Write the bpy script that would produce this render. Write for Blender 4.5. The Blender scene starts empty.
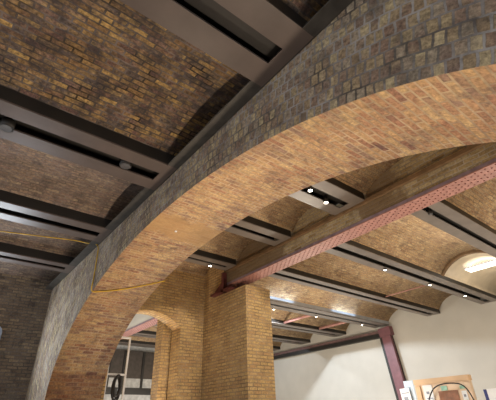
import bpy, math, random
from mathutils import Vector, Matrix
random.seed(7)
C = bpy.context.scene.collection
SC = bpy.context.scene

# ------------------------------------------------------------------ camera
yaw, pitch, roll = math.radians(50.842), math.radians(31.015), math.radians(-1.758)
fw = Vector((math.cos(pitch)*math.cos(yaw), math.cos(pitch)*math.sin(yaw), math.sin(pitch)))
r0 = Vector((math.sin(yaw), -math.cos(yaw), 0)); u0 = r0.cross(fw)
rt = math.cos(roll)*r0 + math.sin(roll)*u0
up = -math.sin(roll)*r0 + math.cos(roll)*u0
cd = bpy.data.cameras.new('camera'); cam = bpy.data.objects.new('camera', cd); C.objects.link(cam)
m = Matrix((rt, up, -fw)).transposed().to_4x4(); m.translation = Vector((0, 0, 1.6))
cam.matrix_world = m
cd.sensor_width = 36; cd.lens = 36*373.0/496; cd.clip_start = 0.05
SC.camera = cam

# ------------------------------------------------------------------ world, exposure
SC.view_settings.view_transform = 'Standard'; SC.view_settings.look = 'None'
SC.view_settings.exposure = 0.0; SC.view_settings.gamma = 1.0
SC.view_settings.use_curve_mapping = False
W = bpy.data.worlds.new('world'); SC.world = W; W.use_nodes = True
W.node_tree.nodes['Background'].inputs[0].default_value = (0.96, 0.97, 1.0, 1)
W.node_tree.nodes['Background'].inputs[1].default_value = 1.0

def lamp(name, typ, loc, aim, power, col, size=0.1, angle=60, blend=0.5, size_y=None):
    l = bpy.data.lights.new(name, typ); l.energy = power; l.color = col
    o = bpy.data.objects.new(name, l); C.objects.link(o); o.location = loc
    if typ == 'AREA':
        l.size = size
        if size_y: l.shape = 'RECTANGLE'; l.size_y = size_y
    else:
        l.shadow_soft_size = size
    if typ == 'SPOT':
        l.spot_size = math.radians(angle); l.spot_blend = blend
    if aim is not None:
        o.rotation_euler = (Vector(aim) - Vector(loc)).to_track_quat('-Z', 'Y').to_euler()
    return o
WARM = (1.0, 0.80, 0.60); NEUT = (1.0, 0.88, 0.72); COOL = (0.80, 0.90, 1.0)
# added warm fill near the floor, no fixtures: washes arch soffit, pier, narrow vaults
lamp('floor_level_fill', 'SPOT', (2.75, 1.9, 0.2), (2.6, 2.4, 4.3), 300, WARM, 0.2, 130, 0.8)
lamp('floor_level_fill', 'SPOT', (2.75, 5.6, 0.2), (2.6, 5.9, 4.0), 235, WARM, 0.2, 125, 0.8)
lamp('floor_level_fill', 'SPOT', (4.3, 2.6, 0.25), (5.2, 4.6, 5.0), 190, WARM, 0.25, 120, 0.8)
lamp('floor_level_fill', 'SPOT', (4.1, 9.3, 0.15), (4.15, 9.3, 4.0), 420, WARM, 0.05, 50, 0.6)
lamp('floor_level_fill', 'SPOT', (4.80, 8.5, 0.15), (4.83, 9.62, 2.9), 240, WARM, 0.05, 40, 0.5)
# fill points without fixtures: far bay, and one added to light the room behind
lamp('far_bay_fill', 'POINT', (10.2, 1.0, 1.6), None, 520, NEUT, 0.3)
lamp('far_bay_fill', 'POINT', (10.2, 9.0, 1.4), None, 460, NEUT, 0.3)
lamp('far_bay_fill', 'POINT', (9.0, 15.5, 2.0), None, 300, NEUT, 0.3)
lamp('back_room_fill', 'POINT', (4.2, 13.5, 2.6), None, 300, COOL, 0.2)
# daylight from the arched window in the left end wall
lamp('window_daylight', 'AREA', (0.2, 10.6, 3.0), (0.9, 6.0, 4.0), 95, (0.86, 0.93, 1.0), 1.3)
# added warm spot imitating bounce light off the left bay's floor
lamp('left_bay_bounce', 'SPOT', (0.2, 1.6, 0.3), (1.0, 2.2, 5.0), 95, (1.0, 0.76, 0.58), 1.0, 125, 0.9)

# ------------------------------------------------------------------ mesh helpers
class MB:
    def __init__(s): s.v = []; s.f = []; s.uv = []; s.mi = []; s.sm = []
    def quad(s, pts, uvs=None, mi=0, smooth=False):
        b = len(s.v); s.v += [tuple(p) for p in pts]
        s.f.append(tuple(range(b, b+len(pts))))
        if uvs is None:
            p = [Vector(q) for q in pts]
            n = (p[1]-p[0]).cross(p[2]-p[0])
            a = [abs(n.x), abs(n.y), abs(n.z)]; k = a.index(max(a))
            uvs = [((q.y, q.z), (q.x, q.z), (q.x, q.y))[k] for q in p]
        s.uv.append(uvs); s.mi.append(mi); s.sm.append(smooth)
    def box(s, x0, x1, y0, y1, z0, z1, mi=0):
        P = lambda i, j, k: ((x0, x1)[i], (y0, y1)[j], (z0, z1)[k])
        for q in (((0,0,0),(0,0,1),(0,1,1),(0,1,0)), ((1,0,0),(1,1,0),(1,1,1),(1,0,1)),
                  ((0,0,0),(1,0,0),(1,0,1),(0,0,1)), ((0,1,0),(0,1,1),(1,1,1),(1,1,0)),
                  ((0,0,0),(0,1,0),(1,1,0),(1,0,0)), ((0,0,1),(1,0,1),(1,1,1),(0,1,1))):
            s.quad([P(*c) for c in q], mi=mi)
    def prism(s, poly, axis, a, b, mi=0):
        # poly in the two other axes, extruded along axis from a to b
        def P(p, t):
            if axis == 'x': return (t, p[0], p[1])
            if axis == 'y': return (p[0], t, p[1])
            return (p[0], p[1], t)
        n = len(poly)
        for i in range(n):
            p, q = poly[i], poly[(i+1) % n]
            s.quad([P(p, a), P(q, a), P(q, b), P(p, b)], mi=mi)
        s.quad([P(p, a) for p in reversed(poly)], mi=mi); s.quad([P(p, b) for p in poly], mi=mi)
    def cyl(s, c, d, r, h, n=16, r2=None, mi=0):
        d = Vector(d).normalized(); c = Vector(c); r2 = r if r2 is None else r2
        a = d.orthogonal().normalized(); b = d.cross(a)
        R = lambda i, rr, t: c + d*t + (a*math.cos(2*math.pi*i/n) + b*math.sin(2*math.pi*i/n))*rr
        for i in range(n):
            s.quad([R(i, r, 0), R(i+1, r, 0), R(i+1, r2, h), R(i, r2, h)], mi=mi, smooth=True)
        s.quad([R(i, r, 0) for i in reversed(range(n))], mi=mi); s.quad([R(i, r2, h) for i in range(n)], mi=mi)
    def tube(s, pts, r, n=8, mi=0):
        pts = [Vector(p) for p in pts]; rings = []; ref = None
        for i, p in enumerate(pts):
            t = (pts[min(i+1, len(pts)-1)] - pts[max(i-1, 0)]).normalized()
            a = t.orthogonal().normalized() if ref is None else (ref - t*ref.dot(t)).normalized()
            ref = a; b = t.cross(a)
            rings.append([p + (a*math.cos(2*math.pi*k/n) + b*math.sin(2*math.pi*k/n))*r for k in range(n)])
        for i in range(len(rings)-1):
            for k in range(n):
                s.quad([rings[i][k], rings[i][(k+1) % n], rings[i+1][(k+1) % n], rings[i+1][k]], mi=mi, smooth=True)
        s.quad(list(reversed(rings[0])), mi=mi); s.quad(rings[-1], mi=mi)
    def build(s, name, mats, parent=None):
        if not isinstance(mats, (list, tuple)): mats = [mats]
        me = bpy.data.meshes.new(name)
        # weld vertices
        idx = {}; vv = []; mp = []
        for p in s.v:
            k = (round(p[0], 5), round(p[1], 5), round(p[2], 5))
            if k not in idx: idx[k] = len(vv); vv.append(p)
            mp.append(idx[k])
        fs = []; keep = []
        for i, f in enumerate(s.f):
            g = [mp[j] for j in f]
            if len(set(g)) == len(g): fs.append(g); keep.append(i)
        me.from_pydata(vv, [], fs)
        uvl = me.uv_layers.new(name='UVMap')
        for pi, poly in enumerate(me.polygons):
            i = keep[pi]; poly.material_index = s.mi[i]; poly.use_smooth = s.sm[i]
            for k, li in enumerate(poly.loop_indices): uvl.data[li].uv = s.uv[i][k]
        for mt in mats: me.materials.append(mt)
        me.update()
        o = bpy.data.objects.new(name, me); C.objects.link(o)
        if parent: o.parent = parent
        return o

def tag(o, label, cat, group=None):
    o['label'] = label; o['category'] = cat
    if group: o['group'] = group
    return o
def struct(o): o['kind'] = 'structure'; return o
def thing(name, label, cat, loc=(0, 0, 0), group=None):
    o = bpy.data.objects.new(name, None); o.empty_display_size = 0.1
    C.objects.link(o); o.location = loc
    return tag(o, label, cat, group)
def copy_tree(o, parent=None):
    c = o.copy(); C.objects.link(c)
    if parent: c.parent = parent
    for ch in list(o.children): copy_tree(ch, c)
    return c

# ------------------------------------------------------------------ materials
def new_mat(name):
    mt = bpy.data.materials.new(name); mt.use_nodes = True
    nt = mt.node_tree; return mt, nt, nt.nodes, nt.links, nt.nodes['Principled BSDF']
def plain(name, col, rough=0.6, metal=0.0, noise=0.25, scale=6.0, emit=0.0, bump=0.0):
    mt, nt, N, L, P = new_mat(name)
    tc = N.new('ShaderNodeTexCoord'); nz = N.new('ShaderNodeTexNoise'); nz.inputs['Scale'].default_value = scale
    nz.inputs['Detail'].default_value = 5
    L.new(tc.outputs['Object'], nz.inputs['Vector'])
    rp = N.new('ShaderNodeValToRGB')
    lo = [c*(1-noise) for c in col]; hi = [min(1, c*(1+noise)) for c in col]
    rp.color_ramp.elements[0].position = 0.3; rp.color_ramp.elements[1].position = 0.7
    rp.color_ramp.elements[0].color = (*lo, 1); rp.color_ramp.elements[1].color = (*hi, 1)
    L.new(nz.outputs['Fac'], rp.inputs['Fac']); L.new(rp.outputs['Color'], P.inputs['Base Color'])
    P.inputs['Roughness'].default_value = rough; P.inputs['Metallic'].default_value = metal
    if emit:
        P.inputs['Emission Color'].default_value = (*col, 1); P.inputs['Emission Strength'].default_value = emit
    if bump:
        b = N.new('ShaderNodeBump'); b.inputs['Strength'].default_value = bump; b.inputs['Distance'].default_value = 0.02
        L.new(nz.outputs['Fac'], b.inputs['Height']); L.new(b.outputs['Normal'], P.inputs['Normal'])
    return mt

def brick(name, pal, mortar, bw=0.225, rh=0.075, ms=0.011, stain=(0.05, 0.045, 0.04), stain_amt=0.5,
          bump=0.6, rough=0.85, offset=0.5, extra=None, mvar=0.5, st_lo=0.52, st_hi=0.68, mfac=0.85, grain=0.38, gscale=28.0, warp=0.03):
    mt, nt, N, L, P = new_mat(name)
    uv = N.new('ShaderNodeUVMap'); uv.uv_map = 'UVMap'
    # slight warp so that the courses are not ruled
    nz0 = N.new('ShaderNodeTexNoise'); nz0.inputs['Scale'].default_value = 5.0; nz0.inputs['Detail'].default_value = 2
    L.new(uv.outputs['UV'], nz0.inputs['Vector'])
    mw = N.new('ShaderNodeVectorMath'); mw.operation = 'MULTIPLY_ADD'
    mw.inputs[1].default_value = (warp, warp*0.75, 0); L.new(nz0.outputs['Color'], mw.inputs[0]); L.new(uv.outputs['UV'], mw.inputs[2])
    bt = N.new('ShaderNodeTexBrick'); L.new(mw.outputs[0], bt.inputs['Vector'])
    bt.offset = offset; bt.offset_frequency = 2; bt.squash = 1.0
    bt.inputs['Color1'].default_value = (0, 0, 0, 1); bt.inputs['Color2'].default_value = (1, 1, 1, 1)
    bt.inputs['Mortar'].default_value = (0.5, 0.5, 0.5, 1)
    bt.inputs['Scale'].default_value = 1.0; bt.inputs['Mortar Size'].default_value = ms
    bt.inputs['Mortar Smooth'].default_value = 0.25; bt.inputs['Bias'].default_value = 0.0
    bt.inputs['Brick Width'].default_value = bw; bt.inputs['Row Height'].default_value = rh
    rp = N.new('ShaderNodeValToRGB'); cr = rp.color_ramp; cr.interpolation = 'LINEAR'
    while len(cr.elements) < len(pal): cr.elements.new(0.5)
    for i, c in enumerate(pal):
        cr.elements[i].position = 0.04 + 0.92*i/(len(pal)-1); cr.elements[i].color = (*c, 1)
    nzp = N.new('ShaderNodeTexNoise'); nzp.inputs['Scale'].default_value = 2.0; nzp.inputs['Detail'].default_value = 7; nzp.inputs['Roughness'].default_value = 0.65
    L.new(uv.outputs['UV'], nzp.inputs['Vector'])
    w1 = N.new('ShaderNodeMath'); w1.operation = 'MULTIPLY_ADD'; w1.inputs[1].default_value = 0.72; w1.inputs[2].default_value = -0.24
    L.new(bt.outputs['Color'], w1.inputs[0])
    w2 = N.new('ShaderNodeMath'); w2.operation = 'MULTIPLY_ADD'; w2.inputs[1].default_value = 0.76
    L.new(nzp.outputs['Fac'], w2.inputs[0]); L.new(w1.outputs[0], w2.inputs[2]); L.new(w2.outputs[0], rp.inputs['Fac'])
    # grain inside each brick
    nz1 = N.new('ShaderNodeTexNoise'); nz1.inputs['Scale'].default_value = gscale; nz1.inputs['Detail'].default_value = 6
    nz1.inputs['Roughness'].default_value = 0.7
    L.new(uv.outputs['UV'], nz1.inputs['Vector'])
    g = N.new('ShaderNodeMapRange'); g.inputs['From Min'].default_value = 0.3; g.inputs['From Max'].default_value = 0.7
    g.inputs['To Min'].default_value = 1-grain; g.inputs['To Max'].default_value = 1+grain
    L.new(nz1.outputs['Fac'], g.inputs['Value'])
    mul = N.new('ShaderNodeVectorMath'); mul.operation = 'SCALE'
    L.new(rp.outputs['Color'], mul.inputs[0]); L.new(g.outputs['Result'], mul.inputs['Scale'])
    # patchy mortar
    nz2 = N.new('ShaderNodeTexNoise'); nz2.inputs['Scale'].default_value = 2.3; nz2.inputs['Detail'].default_value = 6
    L.new(uv.outputs['UV'], nz2.inputs['Vector'])
    mrp = N.new('ShaderNodeValToRGB'); mrp.color_ramp.elements[0].position = 0.38; mrp.color_ramp.elements[1].position = 0.62
    mrp.color_ramp.elements[0].color = (*[c*(1-mvar) for c in mortar], 1); mrp.color_ramp.elements[1].color = (*mortar, 1)
    L.new(nz2.outputs['Fac'], mrp.inputs['Fac'])
    mx = N.new('ShaderNodeMix'); mx.data_type = 'RGBA'
    mf = N.new('ShaderNodeMath'); mf.operation = 'MULTIPLY'; mf.inputs[1].default_value = mfac
    L.new(bt.outputs['Fac'], mf.inputs[0]); L.new(mf.outputs[0], mx.inputs['Factor']); L.new(mul.outputs[0], mx.inputs['A']); L.new(mrp.outputs['Color'], mx.inputs['B'])
    # soot blotches of their own shape
    nz3 = N.new('ShaderNodeTexNoise'); nz3.inputs['Scale'].default_value = 3.1; nz3.inputs['Detail'].default_value = 8
    nz3.inputs['Roughness'].default_value = 0.72
    vm = N.new('ShaderNodeVectorMath'); vm.operation = 'ADD'; vm.inputs[1].default_value = (17.3, 4.1, 0)
    L.new(uv.outputs['UV'], vm.inputs[0]); L.new(vm.outputs[0], nz3.inputs['Vector'])
    sr = N.new('ShaderNodeMapRange'); sr.inputs['From Min'].default_value = st_lo; sr.inputs['From Max'].default_value = st_hi
    sr.inputs['To Max'].default_value = stain_amt
    L.new(nz3.outputs['Fac'], sr.inputs['Value'])
    mx2 = N.new('ShaderNodeMix'); mx2.data_type = 'RGBA'; mx2.inputs['B'].default_value = (*stain, 1)
    L.new(sr.outputs['Result'], mx2.inputs['Factor']); L.new(mx.outputs['Result'], mx2.inputs['A'])
    out = mx2.outputs['Result']
    if extra: out = extra(nt, N, L, out, uv)
    L.new(out, P.inputs['Base Color']); P.inputs['Roughness'].default_value = rough
    P.inputs['Specular IOR Level'].default_value = 0.25
    inv = N.new('ShaderNodeMath'); inv.operation = 'SUBTRACT'; inv.inputs[0].default_value = 1.0
    L.new(bt.outputs['Fac'], inv.inputs[1])
    ad = N.new('ShaderNodeMath'); ad.operation = 'MULTIPLY_ADD'; ad.inputs[1].default_value = 0.6
    L.new(nz1.outputs['Fac'], ad.inputs[0]); L.new(inv.outputs[0], ad.inputs[2])
    b = N.new('ShaderNodeBump'); b.inputs['Strength'].default_value = bump; b.inputs['Distance'].default_value = 0.012
    L.new(ad.outputs[0], b.inputs['Height']); L.new(b.outputs['Normal'], P.inputs['Normal'])
    return mt

def soffit_extra(nt, N, L, col, uv):
    # a rendered repair patch across the arch and the redder brick below its springing
    sx = N.new('ShaderNodeSeparateXYZ'); tc = N.new('ShaderNodeTexCoord')
    nz = N.new('ShaderNodeTexNoise'); nz.inputs['Scale'].default_value = 3.5; nz.inputs['Detail'].default_value = 6
    L.new(tc.outputs['Object'], nz.inputs['Vector'])
    L.new(tc.outputs['Object'], sx.inputs[0])
    wob = N.new('ShaderNodeMath'); wob.operation = 'MULTIPLY_ADD'; wob.inputs[1].default_value = 0.5
    L.new(nz.outputs['Fac'], wob.inputs[0]); L.new(sx.outputs['Y'], wob.inputs[2])
    d = N.new('ShaderNodeMath'); d.operation = 'SUBTRACT'; d.inputs[1].default_value = PATCH_Y + 0.25; L.new(wob.outputs[0], d.inputs[0])
    a = N.new('ShaderNodeMath'); a.operation = 'ABSOLUTE'; L.new(d.outputs[0], a.inputs[0])
    mr = N.new('ShaderNodeMapRange'); mr.inputs['From Min'].default_value = PATCH_W; mr.inputs['From Max'].default_value = PATCH_W-0.07
    mr.inputs['To Min'].default_value = 0; mr.inputs['To Max'].default_value = 0.72; L.new(a.outputs[0], mr.inputs['Value'])
    mx = N.new('ShaderNodeMix'); mx.data_type = 'RGBA'; mx.inputs['B'].default_value = (0.47, 0.29, 0.13, 1)
    L.new(mr.outputs['Result'], mx.inputs['Factor']); L.new(col, mx.inputs['A'])
    lz = N.new('ShaderNodeMapRange'); lz.inputs['From Min'].default_value = 2.62; lz.inputs['From Max'].default_value = 2.58
    lz.inputs['To Min'].default_value = 0; lz.inputs['To Max'].default_value = 0.55; L.new(sx.outputs['Z'], lz.inputs['Value'])
    mx2 = N.new('ShaderNodeMix'); mx2.data_type = 'RGBA'; mx2.blend_type = 'MULTIPLY'; mx2.inputs['B'].default_value = (0.62, 0.45, 0.42, 1)
    L.new(lz.outputs['Result'], mx2.inputs['Factor']); L.new(mx.outputs['Result'], mx2.inputs['A'])
    return mx2.outputs['Result']
PATCH_Y, PATCH_W = 4.75, 0.33

TAN = [(0.17, 0.095, 0.08), (0.37, 0.19, 0.115), (0.52, 0.34, 0.17), (0.37, 0.20, 0.12), (0.56, 0.39, 0.20), (0.44, 0.27, 0.14), (0.30, 0.19, 0.14), (0.52, 0.35, 0.18)]
M = {}
M['soffit'] = brick('arch_soffit_brick', TAN, (0.60, 0.47, 0.32), stain=(0.12, 0.08, 0.07), stain_amt=0.7, extra=soffit_extra, st_lo=0.52, mfac=0.65, ms=0.010, grain=0.5)
M['spandrel'] = brick('spandrel_brick', [(0.13, 0.095, 0.075), (0.30, 0.215, 0.13), (0.37, 0.285, 0.165), (0.21, 0.145, 0.11), (0.35, 0.285, 0.20), (0.24, 0.155, 0.11), (0.45, 0.36, 0.21), (0.29, 0.235, 0.185)],
                      (0.40, 0.385, 0.37), bw=0.088, rh=0.122, ms=0.010, stain=(0.06, 0.05, 0.045), stain_amt=0.7, mvar=0.9, mfac=0.7, grain=0.6, st_lo=0.5, warp=0.05)
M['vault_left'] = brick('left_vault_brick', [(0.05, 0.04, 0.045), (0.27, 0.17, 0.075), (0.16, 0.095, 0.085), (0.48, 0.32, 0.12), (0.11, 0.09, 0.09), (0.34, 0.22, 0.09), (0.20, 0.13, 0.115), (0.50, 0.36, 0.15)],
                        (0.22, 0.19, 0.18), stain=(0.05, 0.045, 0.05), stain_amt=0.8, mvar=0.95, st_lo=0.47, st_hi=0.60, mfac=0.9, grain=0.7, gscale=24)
M['vault_pale'] = brick('pale_left_vault_brick', [(0.13, 0.10, 0.09), (0.30, 0.22, 0.16), (0.24, 0.17, 0.145), (0.40, 0.31, 0.22), (0.21, 0.165, 0.15), (0.35, 0.25, 0.18), (0.27, 0.19, 0.16), (0.42, 0.33, 0.23)],
                        (0.30, 0.26, 0.24), stain=(0.10, 0.085, 0.085), stain_amt=0.7, mvar=0.7, st_lo=0.5, st_hi=0.64, mfac=0.7, grain=0.5, gscale=22)
M['vault_far'] = brick('far_vault_brick', [(0.24, 0.15, 0.10), (0.43, 0.28, 0.15), (0.50, 0.35, 0.19), (0.32, 0.20, 0.125), (0.54, 0.40, 0.23), (0.40, 0.265, 0.16), (0.48, 0.34, 0.18)],
                       (0.47, 0.39, 0.28), stain=(0.13, 0.10, 0.08), stain_amt=0.65, mfac=0.6, grain=0.6, st_lo=0.5)
M['pier'] = brick('pier_brick', [(0.34, 0.21, 0.11), (0.50, 0.34, 0.15), (0.56, 0.39, 0.17), (0.43, 0.27, 0.13), (0.56, 0.40, 0.19), (0.38, 0.25, 0.13)],
                  (0.38, 0.29, 0.19), ms=0.012, stain=(0.18, 0.13, 0.09), stain_amt=0.45)
M['wall_dark'] = brick('dark_wall_brick', [(0.12, 0.09, 0.07), (0.26, 0.20, 0.14), (0.19, 0.145, 0.11), (0.34, 0.26, 0.17), (0.16, 0.14, 0.12)],
                       (0.19, 0.17, 0.16), stain=(0.05, 0.045, 0.045), stain_amt=0.6)
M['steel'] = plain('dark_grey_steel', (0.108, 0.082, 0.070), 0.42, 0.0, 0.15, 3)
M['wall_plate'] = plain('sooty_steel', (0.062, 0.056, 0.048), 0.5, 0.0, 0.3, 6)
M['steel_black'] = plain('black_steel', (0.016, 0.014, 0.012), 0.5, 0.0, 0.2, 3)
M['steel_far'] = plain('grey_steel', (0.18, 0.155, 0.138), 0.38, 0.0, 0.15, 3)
M['web_sheen'] = plain('steel_web_sheen', (0.42, 0.45, 0.50), 0.35, 0.3, 0.1, 3)  # blue-white reflection on the shiny beam's web, put into its colour
M['red'] = plain('red_oxide_paint', (0.43, 0.215, 0.185), 0.55, 0.0, 0.18, 9, bump=0.2)
M['red_dark'] = plain('dark_red_iron', (0.11, 0.03, 0.028), 0.6, 0.0, 0.25, 9)
M['rivet'] = plain('rivet_paint', (0.30, 0.135, 0.115), 0.55)
M['lip'] = plain('grey_violet_paint', (0.26, 0.20, 0.25), 0.5, 0.0, 0.25, 9)
M['purple'] = plain('plum_paint', (0.20, 0.085, 0.10), 0.5, 0.0, 0.15, 5)
M['plum_brown'] = plain('plum_brown_paint', (0.17, 0.10, 0.095), 0.6)
M['cream'] = plain('cream_plaster', (0.55, 0.53, 0.48), 0.9, 0.0, 0.05, 1.2)
M['plaster'] = plain('vault_plaster', (0.66, 0.57, 0.43), 0.45, 0.0, 0.12, 2.5)
M['rib'] = plain('brown_rib', (0.20, 0.125, 0.065), 0.8)
M['floor'] = plain('concrete_floor', (0.30, 0.27, 0.23), 0.7, 0.0, 0.2, 2)
M['yellow'] = plain('yellow_cable', (0.62, 0.38, 0.03), 0.5)
M['white_metal'] = plain('white_metal', (0.62, 0.63, 0.66), 0.35, 0.0, 0.1)
M['blue_grey'] = plain('blue_grey_paint', (0.36, 0.42, 0.52), 0.5)
M['black'] = plain('black_rubber', (0.012, 0.012, 0.014), 0.6)
M['ply'] = plain('plywood', (0.66, 0.50, 0.36), 0.7, 0.0, 0.1, 2.0)
M['ply_edge'] = plain('plywood_rail', (0.60, 0.41, 0.25), 0.7, 0.0, 0.12, 2.0)
M['brown'] = plain('brown_print', (0.23, 0.10, 0.055), 0.6, 0.0, 0.3, 8)
M['paper'] = plain('white_paper', (0.75, 0.76, 0.77), 0.8, 0.0, 0.03)
M['paper_blue'] = plain('pale_blue_paper', (0.55, 0.65, 0.76), 0.8, 0.0, 0.06)
M['ink'] = plain('blue_ink', (0.12, 0.14, 0.32), 0.8)
M['ink_grey'] = plain('grey_ink', (0.25, 0.27, 0.32), 0.8)
M['sticker_yellow'] = plain('yellow_print', (0.75, 0.66, 0.06), 0.8)
M['green'] = plain('green_label', (0.28, 0.48, 0.38), 0.8)
M['blue'] = plain('navy_frame', (0.03, 0.04, 0.16), 0.5)
M['lens'] = plain('lit_lens', (1.0, 0.90, 0.72), 0.3, emit=14, noise=0)
M['tube'] = plain('reflection_glow', (1.0, 0.96, 0.9), 0.3, emit=3, noise=0)  # glow of the added strip that imitates the vault's reflection
M['lens_off'] = plain('dark_lens', (0.10, 0.10, 0.105), 0.25)
M['panel_dark'] = plain('dark_brown_panel', (0.06, 0.048, 0.04), 0.6)
M['panel_pale'] = plain('pale_panel', (0.45, 0.45, 0.44), 0.6)
M['pane'] = plain('daylit_glass', (0.35, 0.45, 0.62), 0.1, emit=0.08, noise=0.1)

# encasement of the girder: brown render, broken away to brick along two stretches
def casing_extra(nt, N, L, col, uv):
    tc = N.new('ShaderNodeTexCoord'); sx = N.new('ShaderNodeSeparateXYZ'); L.new(tc.outputs['Object'], sx.inputs[0])
    nz = N.new('ShaderNodeTexNoise'); nz.inputs['Scale'].default_value = 4.0; nz.inputs['Detail'].default_value = 5
    L.new(tc.outputs['Object'], nz.inputs['Vector'])
    rp = N.new('ShaderNodeValToRGB'); cr = rp.color_ramp
    mr = N.new('ShaderNodeMapRange'); mr.inputs['From Min'].default_value = -2.01; mr.inputs['From Max'].default_value = 7.99
    wob = N.new('ShaderNodeMath'); wob.operation = 'MULTIPLY_ADD'; wob.inputs[1].default_value = 1.2
    L.new(nz.outputs['Fac'], wob.inputs[0]); L.new(sx.outputs['Y'], wob.inputs[2]); L.new(wob.outputs[0], mr.inputs['Value'])
    cr.elements[0].position = 0.0; cr.elements[0].color = (0, 0, 0, 1); cr.elements[1].position = 0.32; cr.elements[1].color = (0, 0, 0, 1)
    for p, v in ((0.335, 1), (0.415, 1), (0.43, 0), (0.60, 0), (0.625, 1), (1.0, 1)):
        e = cr.elements.new(p); e.color = (v, v, v, 1)
    L.new(mr.outputs['Result'], rp.inputs['Fac'])
    mfx = N.new('ShaderNodeMath'); mfx.operation = 'MULTIPLY'; mfx.inputs[1].default_value = 0.78; L.new(rp.outputs['Color'], mfx.inputs[0])
    mx = N.new('ShaderNodeMix'); mx.data_type = 'RGBA'; mx.inputs['B'].default_value = (0.20, 0.14, 0.085, 1)
    L.new(mfx.outputs[0], mx.inputs['Factor']); L.new(col, mx.inputs['A'])
    return mx.outputs['Result']
M['casing'] = brick('girder_casing', [(0.25, 0.18, 0.09), (0.42, 0.33, 0.18), (0.50, 0.42, 0.26), (0.36, 0.30, 0.2)], (0.50, 0.46, 0.40), extra=casing_extra, stain_amt=0.4)

# ------------------------------------------------------------------ structure
b = MB(); b.box(-5, 16.2, -5, 20.6, -0.2, 0.0); struct(b.build('floor', M['floor']))

# the arch wall: soffit and faces carry their own brick pattern
YC, AR, AL, BZ, ZS = 4.25, 4.85, 4.68, 2.17, 2.1
def ell(y):
    a = AL if y > YC else AR
    return ZS + BZ*math.sqrt(max(0, 1-((y-YC)/a)**2))
X0, X1, ZT = 2.0, 3.08, 6.0
path = []
for z in (0.0, 0.7, 1.4): path.append((YC-AR, z))
NA = 96
for i in range(NA+1):
    t = math.pi*(1-i/NA)
    path.append((YC + (AR if math.cos(t) < 0 else AL)*math.cos(t), ZS + BZ*math.sin(t)))
for z in (1.4, 0.7, 0.0): path.append((YC+AL, z))
cum = [0.0]
for i in range(1, len(path)): cum.append(cum[-1] + math.dist(path[i], path[i-1]))
def sd(y, z):
    best = None
    for i in range(len(path)-1):
        a, c = path[i], path[i+1]; dx, dz = c[0]-a[0], c[1]-a[1]; l2 = dx*dx+dz*dz
        t = max(0, min(1, ((y-a[0])*dx+(z-a[1])*dz)/l2))
        d = math.hypot(y-a[0]-t*dx, z-a[1]-t*dz)
        if best is None or d < best[0]: best = (d, cum[i]+t*math.sqrt(l2), dz/math.sqrt(l2), abs(dx)/math.sqrt(l2))
    d, s_, tz, nz = best
    return (s_ - d*0.7*tz/(1+0.7*nz), d)
b = MB()
for i in range(len(path)-1):
    (ya, za), (yb, zb) = path[i], path[i+1]
    b.quad([(X0, ya, za), (X1, ya, za), (X1, yb, zb), (X0, yb, zb)],
           [(0, cum[i]), (X1-X0, cum[i]), (X1-X0, cum[i+1]), (0, cum[i+1])], mi=0, smooth=True)
def face_col(ya, za, yb, zb, rows):
    for k in range(rows):
        f0 = (k/rows)**1.5; f1 = ((k+1)/rows)**1.5
        a0, a1 = za+(ZT-za)*f0, za+(ZT-za)*f1; b0, b1 = zb+(ZT-zb)*f0, zb+(ZT-zb)*f1
        P = [(ya, a0), (yb, b0), (yb, b1), (ya, a1)]
        uvs = [sd(*p) for p in P]
        b.quad([(X0, *p) for p in reversed(P)], list(reversed(uvs)), mi=1)
        b.quad([(X1, *p) for p in P], uvs, mi=2)
for i in range(3, 3+NA): face_col(*path[i], *path[i+1], 12)
Y_END = 20.0
ys = [-4.0, -2.6, -1.6, -1.0, YC-AR]
for i in range(len(ys)-1): face_col(ys[i], 0.0, ys[i+1], 0.0, 16)
ys = [YC+AL, 9.1, 9.3, 9.6, 10.0, 10.4, 10.8, 13.0, 16.0, Y_END]
for i in range(len(ys)-1): face_col(ys[i], 0.0, ys[i+1], 0.0, 16)
b.quad([(X0, -4, 0), (X1, -4, 0), (X1, -4, ZT), (X0, -4, ZT)], mi=2)
b.quad([(X0, Y_END, 0), (X0, Y_END, ZT), (X1, Y_END, ZT), (X1, Y_END, 0)], mi=2)
b.quad([(X0, -4, ZT), (X1, -4, ZT), (X1, Y_END, ZT), (X0, Y_END, ZT)], mi=2)
struct(b.build('wall_arch', [M['soffit'], M['spandrel'], M['pier']]))

# end wall of the left bay, with its arched window
b = MB(); b.box(-5, 2.0, 10.8, 11.2, 0, 6.0); struct(b.build('wall_left', M['wall_dark']))
def arch_poly(x0, x1, z0, zs, rise, n=14):
    c = (x0+x1)/2; h = (x1-x0)/2
    return [(x0, z0), (x1, z0)] + [(c+h*math.cos(math.pi*i/n), zs+rise*math.sin(math.pi*i/n)) for i in range(n+1)]
win = thing('window_1', '', '', (0.45, 10.8, 2.2)); del win['label']; del win['category']; struct(win)
b = MB(); po = arch_poly(-1.00, 0.70, 0.0, 1.42, 0.30); pi_ = arch_poly(-0.92, 0.62, 0.1, 1.38, 0.26)
n = len(po)
for i in range(n):
    p, q, r, s = po[i], po[(i+1) % n], pi_[(i+1) % n], pi_[i]
    b.quad([(p[0], -0.06, p[1]), (q[0], -0.06, q[1]), (r[0], -0.06, r[1]), (s[0], -0.06, s[1])])
    b.quad([(p[0], 0, p[1]), (q[0], 0, q[1]), (q[0], -0.06, q[1]), (p[0], -0.06, p[1])])
    b.quad([(s[0], -0.06, s[1]), (r[0], -0.06, r[1]), (r[0], -0.01, r[1]), (s[0], -0.01, s[1])])
b.box(-0.17, -0.13, -0.05, -0.01, 0.1, 1.63); b.box(-0.92, 0.62, -0.05, -0.01, 0.75, 0.79)
b.build('window_frame', M['blue_grey'], win)
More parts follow.
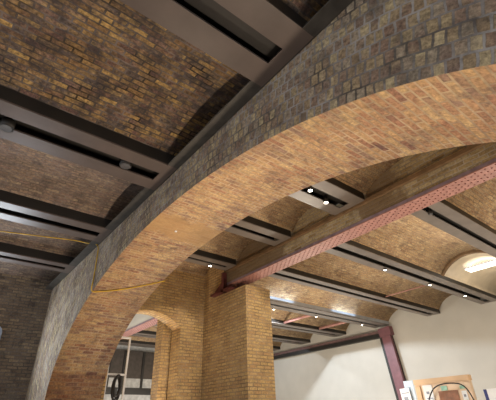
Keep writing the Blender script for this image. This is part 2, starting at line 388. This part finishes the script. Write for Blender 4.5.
b = MB(); b.quad([(p[0], -0.015, p[1]) for p in pi_]); b.build('pane', M['pane'], win)

# cross wall between middle bay and the room behind, with a segmental opening
b = MB(); YW, YW2 = 9.07, 9.55
ox0, ox1, ozs, orise = 3.2, 4.96, 3.85, 0.32
NP = 16
prof = []
for i in range(NP+1):
    x = ox0 + (ox1-ox0)*i/NP; tt = (2*i/NP-1); prof.append((x, ozs + orise*(1-tt*tt)))
for y, rev in ((YW, False), (YW2, True)):
    for i in range(NP):
        q = [(prof[i][0], y, prof[i][1]), (prof[i+1][0], y, prof[i+1][1]), (prof[i+1][0], y, 6.0), (prof[i][0], y, 6.0)]
        b.quad(q[::-1] if rev else q)
    for xa, xb in ((X1, ox0), (ox1, 5.66)):
        q = [(xa, y, 0), (xb, y, 0), (xb, y, 6.0), (xa, y, 6.0)]; b.quad(q[::-1] if rev else q)
s_ = 0
for i in range(NP):
    d = math.dist(prof[i], prof[i+1])
    b.quad([(prof[i][0], YW, prof[i][1]), (prof[i][0], YW2, prof[i][1]), (prof[i+1][0], YW2, prof[i+1][1]), (prof[i+1][0], YW, prof[i+1][1])],
           [(0, s_), (YW2-YW, s_), (YW2-YW, s_+d), (0, s_+d)], smooth=True); s_ += d
b.quad([(ox1, YW, 0), (ox1, YW, ozs), (ox1, YW2, ozs), (ox1, YW2, 0)]); b.quad([(ox0, YW, 0), (ox0, YW2, 0), (ox0, YW2, ozs), (ox0, YW, ozs)])
struct(b.build('wall_middle', M['pier']))

b = MB(); b.box(4.72, 5.40, 9.62, 10.0, 0, 4.2); tag(b.build('brick_jamb', M['pier']), 'bright narrow brick jamb set behind the right side of the small opening', 'pier')
# far wall (cream plaster), wall behind, right hand wall
b = MB(); b.box(15.5, 15.9, -4, 20.0, 0, 6.2); struct(b.build('wall_far', M['cream']))
b = MB(); b.box(3.08, 15.5, 20.0, 20.4, 0, 6.2); struct(b.build('wall_back', M['panel_pale']))
b = MB(); b.box(3.08, 15.9, -4.4, -4.0, 0, 6.2); struct(b.build('wall_right', M['pier']))

def vault(x0, x1, ya, yb, zs, rise, mt, th=0.15, n=18):
    b = MB(); c = (ya+yb)/2; h = (yb-ya)/2; R = (h*h+rise*rise)/(2*rise); zc = zs+rise-R
    a0 = math.asin(min(1, h/R)); pts = []
    for i in range(n+1):
        a = -a0+2*a0*i/n; pts.append((c+R*math.sin(a), zc+R*math.cos(a), R*a))
    zt = zs+rise+th
    for i in range(n):
        p, q = pts[i], pts[i+1]
        b.quad([(x0, p[0], p[1]), (x0, q[0], q[1]), (x1, q[0], q[1]), (x1, p[0], p[1])],
               [(x0, p[2]), (x0, q[2]), (x1, q[2]), (x1, p[2])], smooth=True)
        b.quad([(x0, p[0], zt), (x1, p[0], zt), (x1, q[0], zt), (x0, q[0], zt)])
        for x in (x0, x1):
            qd = [(x, p[0], p[1]), (x, p[0], zt), (x, q[0], zt), (x, q[0], q[1])]
            b.quad(qd if x == x0 else qd[::-1])
    for k, y in ((0, ya), (-1, yb)):
        b.quad([(x0, y, zs), (x1, y, zs), (x1, y, zt), (x0, y, zt)])
    return struct(b.build('ceiling', mt))

# ------------------------------------------------------------------ twin steel beams
def twin_beam(x0, x1, yc, w, slot, z, h, mats, label, group, end_at=None, web_in=0.0):
    """two channels back to back with an open slot between their bottom flanges"""
    t = thing('twin_steel_beam', label, 'beam', ((x0+x1)/2, yc, z), group)
    L2 = (x1-x0)/2
    for s in (-1, 1):
        b = MB()
        yo, yi = s*w/2, s*slot/2
        lo, hi = min(yo, yi), max(yo, yi)
        b.box(-L2, L2, lo, hi, 0, 0.022, mi=0)                        # bottom flange
        yw0, yw1 = sorted((yo-s*web_in, yo-s*(web_in+0.016)))
        b.box(-L2, L2, yw0, yw1, 0.022, h, mi=1)                      # web
        b.box(-L2, L2, *sorted((yo-s*web_in, yo-s*(web_in+0.14))), h, h+0.02, mi=1)   # top flange
        b.build('channel', mats, t)
    ends = []
    b = MB(); b.box(L2-0.15, L2, -slot/2, slot/2, 0, 0.022); b.build('end_plate', mats[0], t)
    b = MB(); b.box(-L2, L2, -slot/2, slot/2, 0.11, 0.125); b.box(-L2, L2, -w/2+0.01, w/2-0.01, h+0.02, h+0.03); b.build('cover_plate', M['steel_black'], t)
    return t
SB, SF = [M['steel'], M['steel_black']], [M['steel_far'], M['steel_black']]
gl = 'twin steel beams of the left bay'
LEFT = [(-0.72, .78, .22, 'dark twin steel beam nearest the top edge, hidden mostly by the arch wall'),
        (1.74, .78, .22, 'dark twin steel beam across the upper middle, brown-lit underside, first before the arch'),
        (4.40, .72, .22, 'dark twin steel beam left of the arch holding two unlit round downlights'),
        (6.83, .66, .20, 'dark twin steel beam below the one with downlights, just above the yellow cable'),
        (9.03, .56, .16, 'dark twin steel beam lowest at the left edge, just below the yellow cable')]
LB = []
for yc, w, sl, lab in LEFT:
    twin_beam(-4.0, 1.98, yc, w, sl, 4.8, 0.24, SB, lab, gl); LB.append((yc-w/2, yc+w/2))
edges = [(-3.4, -2.7)] + LB + [(10.8, 11.0)]
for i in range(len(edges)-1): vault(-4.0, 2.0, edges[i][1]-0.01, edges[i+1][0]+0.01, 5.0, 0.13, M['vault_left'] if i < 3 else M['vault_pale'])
# channel along the top of the arch wall, carrying the beam ends
t = thing('wall_plate_channel', 'long dark steel channel along the top of the grey arch face carrying beam ends', 'beam', (1.92, 3.4, 4.8))
b = MB(); b.box(-0.09, 0.075, -7.4, 7.4, 0.002, 0.02); b.build('flange', M['wall_plate'], t)
b = MB(); b.box(0.055, 0.075, -7.4, 7.4, 0.02, 0.12); b.build('web', M['wall_plate'], t)

# narrow middle bay
gm = 'twin steel beams of the middle bay'
MID = [(0.85, .60, .20, 'grey twin steel beam of the middle bay hidden behind the arch crown'),
       (3.72, .74, .22, 'grey twin steel beam just behind the arch, slot with two lit spotlights'),
       (5.66, .58, .13, 'grey twin steel beam stub behind the arch with blue-lit side, second along'),
       (7.70, .48, .10, 'dim brown twin steel beam behind the arch beside the brick pier')]
MBm = []
for yc, w, sl, lab in MID:
    twin_beam(3.08, 5.60, yc, w, sl, 5.2, 0.22, SF, lab, gm); MBm.append((yc-w/2, yc+w/2))
edges = [(-4.4, -4.0), (-1.7, -1.2)] + MBm + [(9.07, 9.2)]
for i in range(len(edges)-1): vault(3.08, 5.672, edges[i][1]-0.01, edges[i+1][0]+0.01, 5.36, 0.34, M['vault_far'])
vault(3.08, 5.672, 9.55, 12.5, 5.36, 0.5, M['plaster']); vault(3.08, 5.672, 12.5, 16.2, 5.36, 0.5, M['plaster']); vault(3.08, 5.672, 16.2, 20.0, 5.36, 0.5, M['plaster'])

# far bay
gf = 'twin steel beams of the far bay'
FAR = [(0.46, .62, .14, 'grey twin steel beam beyond the frame on the right of the far bay'),
       (2.83, .62, .13, 'broad grey twin steel beam at the right edge beyond the red girder'),
       (5.17, .62, .18, 'grey twin steel beam with three small lit spotlights, ends at the cream wall'),
       (7.34, .56, .16, 'grey twin steel beam starting above the pier, third in the far bay'),
       (9.78, .74, .14, 'shiny twin steel beam beside the pier with bright blue-white reflection'),
       (12.15, .70, .14, 'dark twin steel beam right of the pier under the shiny one, tie rods above'),
       (14.52, .70, .14, 'short-looking dark twin steel beam deep in the far bay above white wall'),
       (16.85, .66, .14, 'pale twin steel beam deep in the back seen through the small opening'),
       (19.2, .66, .14, 'bluish twin steel beam above the dark back panels, through the opening')]
FB = []
for yc, w, sl, lab in FAR:
    twin_beam(6.07, 15.5, yc, w, sl, 5.2, 0.20, [M['steel_far'], M['web_sheen']] if abs(yc-9.78) < 0.1 else SF, lab, gf); FB.append((yc-w/2, yc+w/2))
edges = [(-4.4, -4.0), (-1.9, -1.5)] + FB + [(20.0, 20.4)]
for i in range(len(edges)-1):
    ya, yb = edges[i][1]-0.01, edges[i+1][0]+0.01
    if abs(FB[1][1]-0.01-ya) < 1e-6:
        vault(6.06, 11.45, ya, yb, 5.34, 0.46, M['vault_far'])
        vault(11.45, 11.60, ya, yb, 5.31, 0.42, M['rib'])
        vault(11.60, 15.5, ya, yb, 5.34, 0.42, M['plaster'])
    else:
        vault(6.06, 15.5, ya, yb, 5.34, 0.46, M['vault_far'])

# ------------------------------------------------------------------ brick pier
b = MB(); b.box(5.675, 6.48, 7.17, 9.75, 0, 4.62); b.box(5.675, 6.05, 8.05, 9.75, 4.62, 6.0); b.box(6.05, 6.48, 8.05, 9.75, 4.62, 5.18)
tag(b.build('brick_pier', M['pier']), 'square yellow stock brick pier holding up the end of the red girder', 'pier')

# ------------------------------------------------------------------ red riveted girder
def girder(y0, y1, label, casing):
    yc = (y0+y1)/2; h = (y1-y0)/2
    t = thing('riveted_girder', label, 'girder', (5.865, yc, 4.8))
    b = MB(); b.box(-0.205, 0.205, -h, h, 0, 0.02)
    k = 0; y = -h+0.06
    while y < h-0.03:
        for x in ((-0.16, -0.055, 0.055, 0.16) if k % 2 == 0 else (-0.11, 0.11, 0.0)):
            b.cyl((x, y, 0.0), (0, 0, -1), 0.015, 0.012, 6, 0.009, mi=1)
        y += 0.075; k += 1
    b.build('bottom_flange', [M['red'], M['rivet']], t)
    b = MB(); b.box(-0.205, -0.19, -h, h, 0.02, 0.075); b.build('angle_lip', M['lip'], t)
    b = MB(); b.box(-0.19, 0.19, -h, h, 0.02, 1.1); b.build('casing', casing, t)
    return t
g = girder(-3.98, 8.02, 'salmon red riveted iron girder crossing the picture, brick-cased above', M['casing'])
b = MB(); b.box(-0.26, -0.19, -6.01, 6.01, 0.36, 0.43); b.build('bearing_ledge', M['rib'], g)
girder(9.75, 19.7, 'pink riveted girder seen beyond the small brick opening, white plaster casing', M['cream'])
t = thing('girder_bearing', 'dark red iron bearing bracket where the red girder meets the brick pier', 'bracket', (5.62, 8.0, 4.62))
b = MB(); b.box(-0.10, 0.45, -0.35, 0.04, 0.0, 0.06); b.box(-0.10, 0.04, -0.05, 0.55, 0.0, 0.06); b.build('bearing_plate', M['red_dark'], t)
b = MB(); b.box(-0.10, 0.02, -0.06, 0.02, 0.06, 0.52); b.build('upright_plate', M['red_dark'], t)
b = MB(); b.prism([(-0.06, 0.06), (0.45, 0.06), (-0.06, 0.35)], 'x', -0.06, -0.03); b.build('gusset', M['red_dark'], t)

# ------------------------------------------------------------------ far girder and plum column
t = thing('edge_girder', 'dark girder with plum face along the top of the white infill wall', 'girder', (15.39, 14.9, 4.72))
b = MB(); b.box(-0.12, 0.10, -5.07, 5.07, 0, 0.16); b.build('bottom_flange', M['steel_black'], t)
b = MB(); b.box(-0.06, 0.10, -5.07, 5.07, 0.16, 0.30); b.build('web', M['plum_brown'], t)
t = thing('steel_column', 'plum painted steel column standing against the cream wall', 'column', (15.36, 9.12, 0))
b = MB(); b.box(-0.12, -0.08, -0.22, 0.20, 0, 4.75); b.build('front_flange', M['purple'], t)
b = MB(); b.box(-0.08, 0.08, -0.19, 0.19, 0, 4.75); b.build('web', M['purple'], t)
b = MB(); b.box(-0.09, 0.12, 0.20, 0.33, 0, 4.75); b.box(0.09, 0.12, -0.21, -0.19, 0, 4.75); b.build('shadow_strip', M['steel_black'], t)  # black strips imitating the shadow gap between column and wall
b = MB(); b.box(-0.16, 0.12, -0.30, 0.26, 4.75, 5.1); b.build('cap_plate', M['purple'], t)
t.rotation_euler = (-math.radians(5.2), 0, 0)

# ------------------------------------------------------------------ lamps in the beams
def spot_fixture(name, x, y, z, label, lit, group, r=0.045, h=0.12):
    t = thing(name, label, 'light', (x, y, z), group)
    b = MB(); b.cyl((0, 0, 0), (0, 0, 1), r, h, 14); hs = b.build('housing', M['steel_black'], t)
    b = MB(); b.cyl((0, 0, -0.006), (0, 0, 1), r*0.82, 0.006, 14); b.build('lens', M['lens'] if lit else M['lens_off'], hs)
    return t
gs = 'spotlights set in the beam slots'
spot_fixture('round_downlight', 1.36, 4.41, 4.80, 'unlit round grey downlight nearer the arch in the dark left beam', False, 'unlit downlights', 0.085)
spot_fixture('round_downlight', -0.12, 4.52, 4.80, 'unlit round grey downlight at the left edge in the dark beam', False, 'unlit downlights', 0.085)
SP = [(5.0, 3.80, 'bright spotlight in the slot of the beam stub behind the arch, nearer the girder'),
      (4.44, 3.68, 'small spotlight in the slot of the beam stub, right against the arch edge'),
      (5.0, 7.79, 'bright spotlight on the dim beam behind the arch, left of the red girder end'),
      (9.15, 5.32, 'first small spotlight from the girder on the beam running to the cream wall'),
      (11.5, 5.31, 'middle of three small spotlights on the beam running to the cream wall'),
      (13.7, 5.25, 'last of three small spotlights, beside where the beam meets the cream wall'),
      (9.29, 10.12, 'small spotlight under the shiny beam right beside the brick pier'),
      (11.47, 10.05, 'small spotlight midway under the shiny beam, above the tie rods'),
      (14.26, 9.96, 'small spotlight under the shiny beam near the far cream wall'),
      (12.9, 14.6, 'tiny spotlight on the deepest dark beam right of the pier'),
      (7.1, 2.86, 'glassy spotlight in the wide right hand beam next to the red girder')]
for i, (x, y, lab) in enumerate(SP):
    spot_fixture('spotlight', x, y, 5.16, lab, i < 10, gs, 0.045, 0.15)
# their light
lamp('spot_light', 'SPOT', (5.06, 3.87, 5.08), (5.66, 8.6, 2.0), 260, NEUT, 0.05, 55, 0.35)
lamp('spot_light', 'SPOT', (5.05, 7.86, 5.08), (4.4, 9.0, 2.2), 40, WARM, 0.05, 80, 0.4)
# floods tucked into the vaults: the beams cut their light off along the cream walls
lamp('flood_light', 'SPOT', (9.9, 11.42, 5.52), (10.1, 11.42, 0.0), 1250, COOL, 0.03, 158, 0.1)
lamp('flood_light', 'SPOT', (11.6, 15.75, 5.70), (11.8, 15.75, 0.0), 260, COOL, 0.03, 158, 0.1)
# uplights on the beams, washing the vaults
for x, y, pw in ((8.9, 9.34, 6), (12.4, 9.34, 6), (7.9, 3.20, 9), (10.0, 3.20, 9), (13.4, 3.22, 5)):
    s_ = -1 if y > 5 else 1
    lamp('beam_uplight', 'AREA', (x, y, 5.24), (x, y+s_*0.16, 5.84), pw, (0.62, 0.80, 1.0) if y > 5 else NEUT, 1.4, size_y=0.06)

# glowing strip added to imitate the bright reflection on the plastered vault
t = thing('reflection_strip', 'glowing white strip imitating a reflection on the plastered vault at the right edge', 'light', (12.35, 3.95, 5.53))
b = MB(); b.box(-0.19, 0.19, -0.46, 0.46, -0.02, 0.0); b.build('glow_face', M['tube'], t)
b = MB(); b.box(-0.21, 0.21, -0.48, 0.48, 0.0, 0.03); b.build('housing', M['white_metal'], t)  # plate between the glowing faces of the added strip
b = MB(); b.box(-0.19, 0.19, -0.46, 0.46, 0.03, 0.04); b.build('upper_glow_face', M['tube'], t)

# ------------------------------------------------------------------ tie rods
gt = 'thin red tie rods'
for x, ya, yb, z, lab in ((11.75, 5.48, 7.06, 5.27, 'thin red tie rod between two beams in front of the cream wall'),
                          (11.4, 10.15, 11.8, 5.28, 'red tie rod under the shiny beam nearest the brick pier'),
                          (13.6, 10.15, 11.8, 5.28, 'red tie rod under the shiny beam farther from the pier')):
    b = MB(); b.tube([(0, ya-(ya+yb)/2, 0), (0, yb-(ya+yb)/2, 0)], 0.02 if x < 12 and ya < 6 else 0.06)
    o = b.build('tie_rod', M['red']); o.location = (x, (ya+yb)/2, z); tag(o, lab, 'rod', gt)

# ------------------------------------------------------------------ yellow cable
def smooth(pts, n=8):
    P = [Vector(p) for p in pts]; out = []
    for i in range(len(P)-1):
        p0, p1, p2, p3 = P[max(i-1, 0)], P[i], P[i+1], P[min(i+2, len(P)-1)]
        for k in range(n):
            t = k/n
            out.append(0.5*((2*p1)+(p2-p0)*t+(2*p0-5*p1+4*p2-p3)*t*t+(3*p1-p0-3*p2+p3)*t**3))
    out.append(P[-1]); return out
pts = [(-0.9, 8.62, 5.0), (0.3, 8.13, 4.97), (1.0, 7.87, 4.95), (1.6, 7.64, 4.93), (1.80, 7.52, 4.88), (1.93, 7.35, 4.83), (1.97, 7.2, 4.70), (1.978, 7.17, 4.4), (1.978, 7.13, 4.05)]
for k in range(7):
    f = k/6; y = 7.10-0.70*f**1.6; pts.append((1.98+1.12*f, y, ell(y)-0.022))
b = MB(); b.tube(smooth(pts, 5), 0.012, 6)
tag(b.build('yellow_cable', M['yellow']), 'thin yellow cable strung under the left vault and down over the arch', 'cable')

# small white fixing in the soffit's rendered patch
b = MB(); yf = 4.84; b.cyl((2.45, yf, ell(yf)-0.012), (0, 0, 1), 0.018, 0.03, 10)
tag(b.build('wall_fixing', M['paper']), 'tiny white fixing in the smooth patch of the arch underside', 'fixing')

# ------------------------------------------------------------------ through the opening
t = thing('metal_frame', 'white metal upright frame standing in the small arched opening', 'frame', (3.56, 9.75, 0))
for x in (-0.13, 0.33):
    b = MB(); b.box(x-0.02, x+0.02, -0.02, 0.02, 0, 3.6); b.build('upright', M['white_metal'], t)
for z in (2.72, 3.58, 1.5):
    b = MB(); b.box(-0.11, 0.31, -0.02, 0.02, z-0.02, z+0.02); b.build('rail', M['white_metal'], t)
b = MB()
for k, (rr, dz) in enumerate(((0.22, 0), (0.19, 0.03), (0.24, -0.03), (0.20, 0.05))):
    b.tube([(3.67+0.38*rr*math.cos(2*math.pi*i/24), 9.70-0.03*k, 2.42+dz+1.1*rr*math.sin(2*math.pi*i/24)) for i in range(25)], 0.026, 6)
tag(b.build('cable_coil', M['black']), 'coil of black cable hanging on the white metal frame', 'cable')
t = thing('back_screen', 'dark panelled screen with pale lower panels closing the back of the room', 'screen', (8.6, 19.8, 0))
b = MB(); b.box(-2.6, 2.6, -0.05, 0.05, 3.72, 5.0); b.build('upper_panel', M['panel_dark'], t)
b = MB(); b.box(-2.6, 2.6, -0.05, 0.05, 2.0, 2.0+0.0+1.0); b.build('base_panel', M['panel_pale'], t)
b = MB(); b.box(-2.6, 2.6, -0.05, 0.05, 3.3, 3.72); b.build('lower_panel', M['panel_pale'], t)
b = MB(); b.box(-2.6, 2.6, -0.09, 0.05, 3.0, 3.3); b.build('rail', M['steel_black'], t)
b = MB(); b.box(-2.6, 2.6, -0.05, 0.05, 0, 2.0); b.build('plinth', M['panel_pale'], t)
for x in (-1.6, -0.85, 0.15, 0.95, 1.7):
    b = MB(); b.box(x-0.06, x+0.06, -0.10, -0.05, 3.3, 5.0); b.build('mullion', M['steel_black'], t)

# ------------------------------------------------------------------ plywood board and notices
BX = 12.0
t = thing('notice_hoarding', 'plywood notice hoarding with orange top rail standing before the cream wall', 'board', (BX, 5.98, 0))
b = MB(); b.box(0, 0.16, -0.76, 0.87, 0, 2.50); b.build('panel', M['ply'], t)
b = MB(); b.box(-0.03, 0.18, -0.78, 0.89, 2.50, 2.64); b.build('top_rail', M['ply_edge'], t)
b = MB(); b.box(-0.025, 0.0, 0.72, 0.87, 0, 2.46); b.build('side_batten', M['ply_edge'], t)
def sheet(name, y0, y1, z0, z1, mt, label, cat, x=BX-0.008, marks=(), rot=0):
    yc, zc = (y0+y1)/2, (z0+z1)/2
    t = thing(name, label, cat, (x, yc, zc)); t.rotation_euler = (rot, 0, 0)
    b = MB(); b.box(-0.004, 0.004, y0-yc, y1-yc, z0-zc, z1-zc); b.build('sheet', mt, t)
    for (my0, my1, mz0, mz1, mm) in marks:
        b = MB(); b.box(-0.007, -0.004, my0, my1, mz0, mz1); b.build('printed_mark', mm, t)
    return t
sheet('brown_poster', 5.60, 6.17, 1.55, 2.28, M['brown'], 'dark brown square poster in the middle of the plywood hoarding', 'poster')
sheet('paper_notice', 6.33, 6.62, 1.75, 2.47, M['paper'], 'white paper notice with purple heading left of the brown poster', 'notice',
      marks=((-0.10, 0.08, 0.0, 0.02, M['ink']), (-0.12, 0.12, -0.06, -0.045, M['ink']), (-0.03, 0.06, 0.12, 0.19, M['ink_grey']), (0.03, 0.09, -0.24, -0.17, M['sticker_yellow']), (-0.10, -0.04, -0.24, -0.17, M['sticker_yellow'])))
sheet('paper_notice', 5.36, 5.50, 1.95, 2.25, M['paper'], 'small white notice with dark dot right of the brown poster', 'notice',
      marks=((-0.03, 0.03, 0.0, 0.06, M['ink_grey']), (-0.05, 0.04, -0.15, -0.08, M['sticker_yellow'])))
sheet('green_label', 5.88, 6.06, 2.29, 2.41, M['green'], 'green label directly above the brown poster', 'label')
sheet('green_label', 5.38, 5.52, 2.30, 2.38, M['green'], 'small green label above the small right hand notice', 'label')
sheet('blue_poster', 6.90, 7.22, 1.2, 2.64, M['paper_blue'], 'pale blue poster board left of the plywood hoarding', 'poster')
sheet('white_poster', 7.02, 7.34, 1.2, 2.44, M['paper'], 'white tilted poster overlapping the plum column base', 'poster', x=BX-0.05,
      marks=((-0.06, 0.08, 0.22, 0.38, M['ink_grey']), (-0.12, 0.12, 0.47, 0.50, M['ink_grey']), (-0.12, 0.12, 0.10, 0.13, M['ink_grey'])), rot=-0.06)
pts = [(BX-0.10, 6.62, 1.0), (BX-0.10, 6.52, 1.9), (BX-0.10, 6.30, 2.30), (BX-0.10, 6.02, 2.44), (BX-0.10, 5.6, 2.45), (BX-0.10, 5.36, 2.36), (BX-0.10, 5.22, 2.1), (BX-0.10, 5.13, 1.6), (BX-0.10, 5.1, 0.9), (BX-0.10, 5.1, 0.02)]
pts = [(BX-0.10, 6.66, 0.02)] + pts
b = MB(); b.tube(smooth(pts, 5), 0.018, 8)
tag(b.build('black_hoop', M['black']), 'thin black hoop of pipe arching in front of the plywood hoarding', 'pipe')
t = thing('sign_board', 'white sign in a navy frame at the lower right corner', 'sign', (BX, 4.50, 0))
b = MB(); b.box(0, 0.05, -0.45, 0.42, 1.3, 2.24); b.build('frame', M['blue'], t)
b = MB(); b.box(-0.012, 0, -0.36, 0.33, 1.4, 2.25); b.build('sheet', M['paper'], t)
for y in (-0.40, 0.37):
    b = MB(); b.box(0, 0.04, y-0.02, y+0.02, 0, 1.3); b.build('leg', M['blue'], t)
